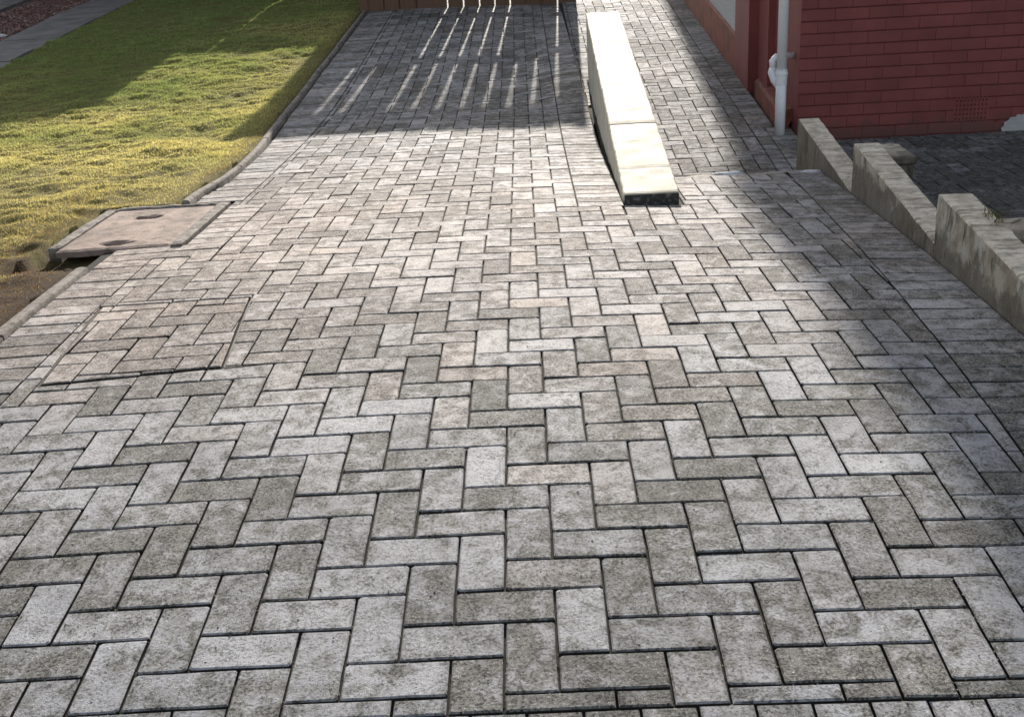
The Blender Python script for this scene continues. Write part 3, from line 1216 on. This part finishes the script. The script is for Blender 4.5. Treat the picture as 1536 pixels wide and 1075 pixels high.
def hole_bump(x, y):
    z = 0
    for (hx, hy) in ((-1.71, 3.60), (-1.70, 3.09)):
        wob = 1 + .5 * (float(vnoise([[x * 30, y * 30]], 6)[0]) - .5)
        r2 = (((x - hx) / .055) ** 2 + ((y - hy) / .03) ** 2) * wob
        z -= .035 * math.exp(-r2 ** 2)
    return z


slabpiece('lid', x0 + .055, x1 - .055, y0 + .02, y1 - .05, -.002, .024, M['manhole'], mh, 26, 40, .005, hole_bump)
slabpiece('frame_side', x1 - .047, x1 + .004, y0, y1, .006, .09, M['kerb'], mh, 4, 24, .012)
slabpiece('frame_side', x0 - .004, x0 + .047, y0 + .09, y1, .001, .07, M['kerb'], mh, 4, 24, .012)
slabpiece('frame_side', x0 + .049, x1 - .049, y1 - .042, y1 + .002, .003, .09, M['kerb'], mh, 16, 4, .010)
# dug-out dark earth under the near edge
mb = MB()
vs, fs = [], []
nx, ny = 34, 16
for j in range(ny + 1):
    for i in range(nx + 1):
        x, y = -2.12 + .66 * i / nx, 2.68 + .35 * j / ny
        e = math.sin(math.pi * i / nx) ** .5 * math.sin(math.pi * j / ny) ** .5
        n_ = float(fbm([[x * 22, y * 22]], 91, 3)[0])
        z = float(Zg(x, y)) - .05 + e * (.010 + .05 * max(0, n_ - .45)) - .045 * math.exp(-((y - 2.97) / .08) ** 2)
        vs.append((x, y, z))
for j in range(ny):
    for i in range(nx):
        a = j * (nx + 1) + i
        fs.append((a, a + 1, a + nx + 2, a + nx + 1))
mb.add(vs, fs)
tag(mb.build('soil', M['soil']), kind='stuff')

# ------------------------------------------------------------------ pale rendered garden wall (wedge, rising away)
def wl_x(y): return .509 + .0128 * (y - 3.45)       # left face
def wr_x(y): return .765 + .0110 * (y - 3.45)       # right face
def wt_z(y): return -.032 + .1165 * (y - 3.45)


gw = empty('garden_wall', (.65, 5.3, -.2))
tag(gw, 'long pale rendered garden wall with cream coping rising away between driveway and path', 'wall')
bpy.context.view_layer.update()
mb = MB()
vs, fs = [], []
ys = np.linspace(3.49, 7.18, 60)
for y in ys:
    a, b, z = wl_x(y) + .003, wr_x(y) - .003, wt_z(y) - .03
    zb = float(Zg(a, y)) - .1
    zc = -.75
    w1 = .004 * (float(vnoise([[y * 9, 1.]], 3)[0]) - .5)
    ring = [(a + .006 + w1, y, zb), (a + w1 * 2, y, zb + (z - zb) * .5), (a, y, z), (b, y, z), (b + w1, y, zc)]
    vs += ring
q = 5
for i in range(len(ys) - 1):
    for k in range(q - 1):
        fs.append((i * q + k, i * q + k + 1, (i + 1) * q + k + 1, (i + 1) * q + k))
fs.append(tuple(range(q))[::-1])
fs.append(tuple(range((len(ys) - 1) * q, len(ys) * q)))
mb.add(vs, fs)
childfix(mb.build('wall_body', M['render'], gw), gw)
cuts = [3.46, 3.79, 4.49, 5.22, 6.25, 7.20]
for c0, c1 in zip(cuts[:-1], cuts[1:]):
    mb = MB()
    vs, fs = [], []
    m = 21
    nxs = 6
    dz = random.gauss(0, .0015)
    for i in range(m):
        y = c0 + .0012 + (c1 - c0 - .0024) * i / (m - 1)
        ch_ = .006 * max(0, float(vnoise([[y * 31, 7.]], 19)[0]) - .45)
        a, b, z = wl_x(y) + ch_, wr_x(y) - .006 * max(0, float(vnoise([[y * 29, 3.]], 19)[0]) - .45), wt_z(y) + dz
        ed = .002 if i in (0, m - 1) else 0
        row = [(a + .006, z - .032), (a, z - .0285), (a + .001, z - .006 - ed)]
        for k in range(nxs):
            x = a + .006 + (b - a - .012) * k / (nxs - 1)
            row.append((x, z - ed + .004 * (float(vnoise([[x * 13, y * 13]], 13)[0]) - .5)))
        row += [(b - .001, z - .006 - ed), (b, z - .0285), (b - .006, z - .032)]
        vs += [(x, y, zz) for x, zz in row]
    q = len(row)
    for i in range(m - 1):
        for k in range(q - 1):
            fs.append((i * q + k, i * q + k + 1, (i + 1) * q + k + 1, (i + 1) * q + k))
    fs.append(tuple(range(q))[::-1])
    fs.append(tuple(range((m - 1) * q, m * q)))
    mb.add(vs, fs)
    o = childfix(mb.build('coping', M['coping'], gw), gw)

mb = MB()
mb.box(wl_x(3.47) + .006, 3.452, -.2, wr_x(3.47) - .004, 3.488, -.040, .004)
childfix(mb.build('end_face', M['shaded_end'], gw), gw)

# dark chippings in the slot beside the wall
n = 1500
yy_ = rng.uniform(3.42, 7.3, n)
pts = np.c_[.505 + .0128 * (yy_ - 3.45) + rng.uniform(.006, .032, n), yy_, 0 * yy_]
pts[:, 2] = Zg(pts[:, 0], pts[:, 1]) - .018 + rng.uniform(0, .008, n)
V, T, C = pebbles(pts, .004, .010, [(.05, .045, .04), (.09, .075, .06), (.03, .03, .03), (.16, .13, .10)], 15)
tag(link(bpy.data.objects.new('chippings', fast_mesh('chippings', V, T, M['gravel'], C))), kind='stuff')

# ------------------------------------------------------------------ stepped retaining wall on the right
def ret_wall(y0, y1, z0, z1, zbot, label, joints=()):
    """one sloping length, y0 near end"""
    root = empty('retaining_wall', (wall_x(y1) + .055, (y0 + y1) / 2, zbot))
    tag(root, label, 'wall', 'stepped concrete wall along the right of the driveway')
    bpy.context.view_layer.update()
    m = max(10, int((y1 - y0) / .035))
    T = .108
    mb, tp = MB(), MB()
    vs, fs, tv, tf = [], [], [], []
    nz, nx = 10, 7
    jit = lambda a, b, s_: (float(fbm([[a * 15, b * 15]], s_, 3)[0]) - .5)
    for i in range(m + 1):
        y = y0 + (y1 - y0) * i / m
        zt = z0 + (z1 - z0) * i / m
        xl = wall_x(y)
        row = []
        for k in range(nz + 1):
            z = zbot + (zt - .006 - zbot) * k / nz
            row.append((xl - .004 + .012 * (1 - k / nz) * 0 + .007 * jit(y, z, 61), y, z))
        for k in range(nz, -1, -1):
            z = zbot + (zt - .006 - zbot) * k / nz
            row.append((xl + T + .010 * jit(y + 9, z, 63), y, z))
        vs += row
        top = []
        L0, R0 = row[nz], row[nz + 1]
        top.append(L0)
        for k in range(nx):
            f = k / (nx - 1)
            x = L0[0] + .003 + (R0[0] - L0[0] - .006) * f
            g = .007 * jit(y * 1.8, x * .7, 65) + .006 * abs(jit(y * 2.5, x, 67))
            for jy in joints:
                g -= .008 * math.exp(-((y - jy) / .01) ** 2)
            top.append((x, y, zt + g - (.008 if i in (0, m) else 0)))
        top.append(R0)
        tv += top
    q = 2 * (nz + 1)
    for i in range(m):
        for k in range(q - 1):
            if k == nz: continue
            fs.append((i * q + k, (i + 1) * q + k, (i + 1) * q + k + 1, i * q + k + 1)[::-1])
    fs.append(tuple(range(q))[::-1])
    fs.append(tuple(range(m * q, (m + 1) * q)))
    q2 = nx + 2
    for i in range(m):
        for k in range(q2 - 1):
            tf.append((i * q2 + k, i * q2 + k + 1, (i + 1) * q2 + k + 1, (i + 1) * q2 + k))
    tf.append(tuple(range(q2))[::-1])
    tf.append(tuple(range(m * q2, (m + 1) * q2)))
    mb.add(vs, fs)
    childfix(mb.build('wall_body', M['stained'], root), root)
    tp.add(tv, tf)
    childfix(tp.build('wall_top', M['stained_lit_top'], root), root)
    return root


ret_wall(3.655, 4.90, -.125, -.008, -.62, 'lowest brownish length of stepped concrete wall nearest the red brick wall', (4.25,))
ret_wall(2.425, 3.65, -.012, .108, -.56, 'middle length of stepped concrete wall with dark vertical stains', (3.05, 2.75))
ret_wall(-.6, 2.42, -.06, .176, -.56, 'tallest grey length of stepped concrete wall at the right edge', (1.95, 1.35))

# stub piers behind the wall on the yard side
def pier(x0, x1, y0, y1, zt, label):
    root = empty('concrete_pier', ((x0 + x1) / 2, (y0 + y1) / 2, -.46))
    tag(root, label, 'pier')
    bpy.context.view_layer.update()
    mb = MB()
    mb.box(x0 + .012, y0 + .012, -.5, x1 - .012, y1 - .012, zt - .04, .006)
    childfix(mb.build('shaft', M['stained'], root), root)
    mb = MB()
    mb.box(x0, y0, zt - .04, x1, y1, zt, .008)
    childfix(mb.build('cap', M['stained'], root), root)


pier(1.735, 1.885, 3.62, 3.92, .035, 'low concrete pier with flat cap behind the middle wall length')
pier(1.70, 2.2, 2.10, 2.26, .115, 'concrete cross wall meeting the tall grey wall at the right edge')

# weeds on the tall wall
wd = MB()
for k in range(60):
    x, y = 1.655 + random.gauss(0, .022), 2.12 + random.gauss(0, .04)
    z = .15
    a = random.uniform(0, 6.28)
    h = random.uniform(.015, .05)
    tx, ty = math.cos(a) * h * .8, math.sin(a) * h * .8
    w = .002
    px_, py_ = -math.sin(a) * w, math.cos(a) * w
    col = random.choice([(.07, .09, .02, 1), (.11, .11, .03, 1), (.12, .09, .04, 1)])
    wd.add([(x - px_, y - py_, z), (x + px_, y + py_, z), (x + tx, y + ty, z + h)], [(0, 1, 2)], col)
tag(wd.build('weeds', M['grass']), kind='stuff')

# ------------------------------------------------------------------ house on the right
house = empty('house', (1.944, 6.3, -.42))
tag(house, 'red painted brick house with white pebble dash side wall and white drainpipe corner', 'house')
bpy.context.view_layer.update()
HX, HY, HT = 1.944, 6.30, 1.68


def hpart(mb, name, mat, **k):
    return childfix(mb.build(name, mat, house, **k), house)


mb = MB()
mb.box(HX + .004, HY + .0055, -.75, 7.4, HY + .22, HT + .0)
front = hpart(mb, 'front_wall', M['redjoint'])
# bricks of the front wall: each one a piece
BL, BH, CO = .225, .0725, .0795
bmesh_full, bmesh_half = [], []
for L_ in (.2242, .1117):
    for s_ in range(3):
        mb = MB()
        r = random.Random(s_ + int(L_ * 1000))
        j = lambda: r.uniform(-.0012, .0012)
        b = .002
        x, h = L_ / 2, BH / 2
        v = .0012
        fr = [(-x + v, -.0 + j(), -h + b + j()), (x - v, j(), -h + b + j()), (x - v, j(), h - b + j()), (-x + v, j(), h - b + j())]
        md = [(-x, .004, -h), (x, .004, -h), (x, .004, h), (-x, .004, h)]
        bk = [(a_, .03, c_) for a_, _, c_ in md]
        mb.add(fr + md + bk, [(0, 1, 2, 3)] + [(4 + k, 4 + (k + 1) % 4, (k + 1) % 4, k) for k in range(4)] + [(8 + k, 8 + (k + 1) % 4, 4 + (k + 1) % 4, 4 + k) for k in range(4)])
        (bmesh_full if L_ > .15 else bmesh_half).append(mb.mesh('brick', M['redpaint']))
rest = MB()
row = 0
z = .353 - CO * 11 - CO / 2
nb = 0
AB = (3.018, 3.235, -.360, -.207)
while z < HT - .03:
    xs = HX + (0 if row % 2 == 0 else -BL / 2)
    x = xs
    while x < 7.3:
        a, b = max(x, HX), x + BL
        half = (b - a) < .15
        cx = (a + b) / 2
        inair = b > AB[0] - .01 and a < AB[1] + .01 and AB[2] < z < AB[3]
        bare = cx > 3.33 and cx < 3.62 and z < -.33
        if inair:
            for (p0, p1) in ((a, AB[0] - .006), (AB[1] + .006, b)):
                if p1 - p0 > .015: rest.box(p0 + .0005, HY, z - BH / 2, p1 - .0005, HY + .02, z + BH / 2)
        else:
            yb = HY + random.uniform(-.002, .002) - (.0 if not bare else -.004)
            if z < .62 and cx < 3.95:
                me = random.choice(bmesh_half if half else bmesh_full)
                o = bpy.data.objects.new('brick', me)
                o.location = (cx, yb, z)
                o.rotation_euler = (random.gauss(0, .004), random.gauss(0, .003), random.gauss(0, .003))
                link(o, front)
                o.matrix_parent_inverse = front.matrix_world.inverted()
                nb += 1
            else:
                L2 = (b - a) - .0095
                rest.box(cx - L2 / 2, yb, z - BH / 2, cx + L2 / 2, yb + .02, z + BH / 2)
        x += BL
    z += CO
    row += 1
tag(childfix(rest.build('brick_mass', M['redpaint'], front), front), kind='stuff')
# terracotta air brick painted over
mb = MB()
ax0, ax1, az0, az1 = AB[0] - .004, AB[1] + .004, AB[2], AB[3]
cols, rows = 9, 5
bw = (ax1 - ax0) / cols
bh = (az1 - az0) / rows
for i in range(cols + 1):
    x = ax0 + i * bw
    mb.box(x - .0075, HY - .001, az0, x + .0075, HY + .025, az1)
for j in range(rows + 1):
    z_ = az0 + j * bh
    for i in range(cols):
        x = ax0 + i * bw
        mb.box(x + .0075, HY - .0005, z_ - .0095, x + bw - .0075, HY + .025, z_ + .0095)
hpart(mb, 'air_brick', M['redpaint'])
# bare patch of old render at the foot of the wall
mb = MB()
ring = [(3.80, -.47), (3.36, -.47), (3.345, -.425), (3.365, -.405), (3.36, -.385), (3.39, -.372), (3.40, -.352), (3.435, -.350), (3.45, -.333), (3.485, -.338), (3.50, -.318), (3.56, -.322), (3.60, -.30), (3.70, -.312), (3.82, -.30)][::-1]
ring = [(x, z_) for x, z_ in ring]
N = len(ring)
mb.add([(x, HY - .005, z_) for x, z_ in ring] + [(x, HY + .01, z_) for x, z_ in ring],
       [tuple(range(N))] + [(k, k + N, (k + 1) % N + N, (k + 1) % N) for k in range(N)])
hpart(mb, 'bare_patch', M['patch'])

# side wall: return, stepped jambs, pebble-dashed panel on a red plinth
def zpath(y): return float(Zp(1.8, y))


mb = MB()
mb.box(HX, HY + .012, -.75, HX + .2, 7.12, HT - .002)
hpart(mb, 'corner_return', M['redpaint'])
for k, (ya, yb, xx) in enumerate(((7.12, 7.50, 1.895), (7.50, 8.10, 1.822))):
    mb = MB()
    mb.box(xx, ya + .002, -.75, HX + .2, yb, HT - .004 - .002 * k, .004)
    hpart(mb, 'pilaster', M['redpaint'])
# low stepped plinth along the foot
for (ya, yb, xx, h) in ((6.46, 7.36, 1.852, .13),):
    mb = MB()
    n = 24
    vs, fs = [], []
    for i in range(n + 1):
        y = ya + (yb - ya) * i / n
        zt = zpath(y) + h + .008 * (float(vnoise([[y * 8, 0.]], 2)[0]) - .5)
        dx = .006 * (float(vnoise([[y * 11, 4.]], 2)[0]) - .5)
        vs += [(xx + dx, y, zpath(y) - .1), (xx + dx, y, zt - .02), (xx + .02 + dx, y, zt), (HX + .05, y, zt + .02)]
    for i in range(n):
        for q in range(3):
            fs.append((i * 4 + q, i * 4 + q + 1, (i + 1) * 4 + q + 1, (i + 1) * 4 + q))
    fs += [(0, 3, 2, 1), (n * 4, n * 4 + 1, n * 4 + 2, n * 4 + 3)]
    mb.add(vs, fs)
    hpart(mb, 'plinth', M['plinth'])
mb = MB()
n = 60
vs, fs = [], []
for i in range(n + 1):
    y = 8.102 + (16 - 8.102) * i / n
    zt = zpath(y) + .30
    dx = .008 * (float(fbm([[y * 6, 4.]], 22, 3)[0]) - .5)
    vs += [(1.828 + dx, y, zpath(y) - .15), (1.830 + dx, y, zt - .015), (1.842, y, zt), (HX + .1, y, zt)]
for i in range(n):
    for q in range(3):
        fs.append((i * 4 + q, i * 4 + q + 1, (i + 1) * 4 + q + 1, (i + 1) * 4 + q))
fs += [(0, 3, 2, 1)]
mb.add(vs, fs)
hpart(mb, 'plinth', M['plinth'])
mb = MB()
n = 40
vs, fs = [], []
for i in range(n + 1):
    y = 8.101 + (16 - 8.101) * i / n
    vs += [(1.848, y, zpath(y) + .28), (1.848, y, HT - .01), (2.1, y, HT - .01)]
for i in range(n):
    for q in range(2):
        fs.append((i * 3 + q, i * 3 + q + 1, (i + 1) * 3 + q + 1, (i + 1) * 3 + q))
mb.add(vs, fs)
hpart(mb, 'pebble_dash_wall', M['pebble'])
# roof of the house
mb = MB()
mb.add([(1.85, 6.25, HT), (7.4, 6.25, HT), (7.4, 16, HT), (1.85, 16, HT), (4.62, 6.25, HT + 1.9), (4.62, 16, HT + 1.9)],
       [(0, 4, 5, 3), (1, 2, 5, 4), (0, 1, 4), (3, 5, 2), (0, 3, 2, 1)])
hpart(mb, 'roof', M['roof'])
mb = MB()
mb.box(7.2, 6.53, -.7, 7.38, 15.9, HT - .02)
mb.box(2.0, 15.8, -.2, 7.19, 15.98, HT - .02)
hpart(mb, 'rear_wall', M['pebble'])

# white drainpipe at the corner
dp = empty('drainpipe', (1.84, 6.36, -.40))
tag(dp, 'white plastic drainpipe with side elbow standing at the red house corner', 'drainpipe')
bpy.context.view_layer.update()
pz = float(Zp(1.84, 6.36))
mb = MB()
mb.tube([(1.838, 6.36, pz - .03), (1.838, 6.36, .012)], .036, 20)
childfix(mb.build('pipe', M['pvc'], dp, smooth=True), dp)
mb = MB()
mb.tube([(1.838, 6.36, .008), (1.838, 6.36, HT)], .0345, 20)
childfix(mb.build('pipe', M['pvc'], dp, smooth=True), dp)
mb = MB()
mb.tube([(1.838, 6.36, -.055), (1.838, 6.36, .005), (1.838, 6.36, .008), (1.838, 6.36, .022), (1.838, 6.36, .025), (1.838, 6.36, .045)], [.039, .039, .043, .043, .039, .039], 20)
childfix(mb.build('coupling', M['pvc'], dp, smooth=False), dp)
mb = MB()
mb.tube([(1.835, 6.375, -.085), (1.80, 6.40, -.03), (1.785, 6.42, .02), (1.795, 6.43, .045)], [.026, .030, .030, .027], 14)
mb.tube([(1.795, 6.43, .045), (1.790, 6.425, .09), (1.812, 6.43, .115), (1.86, 6.45, .118), (1.94, 6.47, .118)], [.026, .027, .026, .022, .022], 14)
childfix(mb.build('elbow', M['pvc'], dp, smooth=True), dp)

# ------------------------------------------------------------------ gate at the head of the drive
GY = 11.66
gate = empty('gate', (-.5, GY, .06))
tag(gate, 'brown timber board gate closing the head of the driveway', 'gate')
bpy.context.view_layer.update()
gaps = [-1.435, -1.262, -1.076, -.73, -.553, -.376, -.206, -.037, .136, .31, .486]
edges = [-1.628] + gaps + [.616]
TOPZ = 1.82
for a, b in zip(edges[:-1], edges[1:]):
    w0, w1 = a + .0078, b - .0078
    n = 1 if b - a < .25 else 2
    for k in range(n):
        c0 = w0 + (w1 - w0) * k / n
        c1 = w0 + (w1 - w0) * (k + 1) / n
        mb = MB()
        mb.box(c0 + (.0 if k == 0 else -.002), GY + (.0 if k == 0 else .003), float(Zg(c0, GY)) - .02, c1, GY + .021 + (.0 if k == 0 else .003), TOPZ + random.uniform(-.004, .004), .002)
        childfix(mb.build('board', M['timber'], gate), gate)
# cover strips behind the gaps that show no light below the middle rail
for gx_ in (-1.435, -1.262, -1.076, .136, .31):
    mb = MB()
    mb.box(gx_ - .03, GY + .0225, float(Zg(gx_, GY)) - .02, gx_ + .03, GY + .038, .93)
    childfix(mb.build('cover_strip', M['timber'], gate), gate)
mb = MB()
mb.box(-1.435 - .03, GY + .0225, .95, -1.435 + .03, GY + .038, TOPZ - .06)
childfix(mb.build('cover_strip', M['timber'], gate), gate)
for (za, zb) in ((.255, .335), (.93, 1.02), (1.55, 1.79)):
    mb = MB()
    mb.box(-1.60, GY + .039, za, .60, GY + .075, zb, .003)
    childfix(mb.build('rail', M['timber'], gate), gate)
for x in (-1.66, .648):
    mb = MB()
    mb.box(x - .045, GY - .01, -.1, x + .045, GY + .08, TOPZ + .03, .004)
    childfix(mb.build('post', M['timber'], gate), gate)

# boundary fence and shed past the lawn (they stand above the top of the frame and shade the grass)
fe = empty('fence', (-2.2, 14.62, .2))
tag(fe, 'brown board fence at the end of the lawn', 'fence')
bpy.context.view_layer.update()
x = -3.04
while x < -1.68:
    mb = MB()
    mb.box(x, 14.6, .15, x + (.132 if abs(x + 2.89) < .02 else .148), 14.62, 1.72, .002)
    childfix(mb.build('board', M['timber'], fe), fe)
    x += .15
for za in (.5, 1.4):
    mb = MB()
    mb.box(-3.02, 14.622, za, -1.68, 14.66, za + .08)
    childfix(mb.build('rail', M['timber'], fe), fe)
fe2 = empty('fence', (-1.65, 13.2, .2))
tag(fe2, 'brown board fence from gate post to the lawn end', 'fence')
bpy.context.view_layer.update()
y = 11.78
while y < 14.55:
    mb = MB()
    mb.box(-1.68, y, .0, -1.66, y + .148, 1.75, .002)
    childfix(mb.build('board', M['timber'], fe2), fe2)
    y += .15
sh = empty('shed', (-4.5, 15.6, .25))
tag(sh, 'unseen garden shed of brown boards beyond the lawn, shading the grass', 'shed')
bpy.context.view_layer.update()
mb = MB()
mb.box(-7.2, 14.75, .15, -3.03, 14.80, 2.36)
mb.box(-3.08, 14.801, .15, -3.03, 17.2, 2.36)
mb.box(-7.2, 14.801, .15, -7.15, 17.2, 2.36)
mb.box(-7.149, 17.15, .15, -3.081, 17.2, 2.36)
childfix(mb.build('wall', M['timber'], sh), sh)
mb = MB()
mb.add([(-7.3, 14.68, 2.36), (-3.0, 14.68, 2.36), (-3.0, 17.3, 2.36), (-7.3, 17.3, 2.36), (-5.15, 14.68, 3.1), (-5.15, 17.3, 3.1)],
       [(0, 4, 5, 3), (1, 2, 5, 4), (0, 1, 4), (3, 5, 2), (0, 3, 2, 1)])
childfix(mb.build('roof', M['roof'], sh), sh)

# added unseen past the house, raised crown shaped to throw the soft right-hand shade
shade_tree = empty('shade_tree', (2.2, 24, .3))
tag(shade_tree, 'unseen leafy crown on a tall trunk, added beyond the house to cast shade', 'shade_tree')
bpy.context.view_layer.update()
mb = MB()
mb.tube([(2.2, 24, .2), (2.18, 24, 3), (2.2, 24.1, 6), (2.2, 24, 8.2)], [.16, .13, .10, .04], 10)
for k in range(12):
    z_ = 5.4 + k * .22
    a = k * 2.4
    mb.tube([(2.2, 24, z_), (2.2 + .15 * math.cos(a), 24 + .2 * math.sin(a), z_ + .3), (2.2 + .25 * math.cos(a), 24 + .4 * math.sin(a), z_ + .45)], [.05, .03, .012], 6)
childfix(mb.build('shade_trunk', M['shade_tree_bark'], shade_tree), shade_tree)
r = np.random.default_rng(9)
n = 15000
P = np.c_[1.87 + .58 * r.random(n) ** .55, r.uniform(23.6, 24.6, n), r.uniform(5.7, 8.3, n)]
P[:, 0] += np.clip((P[:, 2] - 6) / 4, 0, 1) * .10 + np.clip((6.7 - P[:, 2]) / .9, 0, 1) * .28
lob = fbm(P * 2.6, 71, 2)
P = P[(lob > .36) & (r.random(n) < np.clip((P[:, 2] - 5.4) / .9, .1, 1) * np.clip((8.4 - P[:, 2]) / .8, .1, 1))]
n = len(P)
a, b = r.normal(size=(n, 3)) * .085, r.normal(size=(n, 3)) * .085
V = np.stack([P - a, P + b, P + a, P - b], 1).reshape(-1, 3)
F = np.arange(n * 4).reshape(-1, 4)
childfix(link(bpy.data.objects.new('crown', fast_mesh('crown', V, F, M['leaf'])), shade_tree), shade_tree)
bpy.context.view_layer.update()
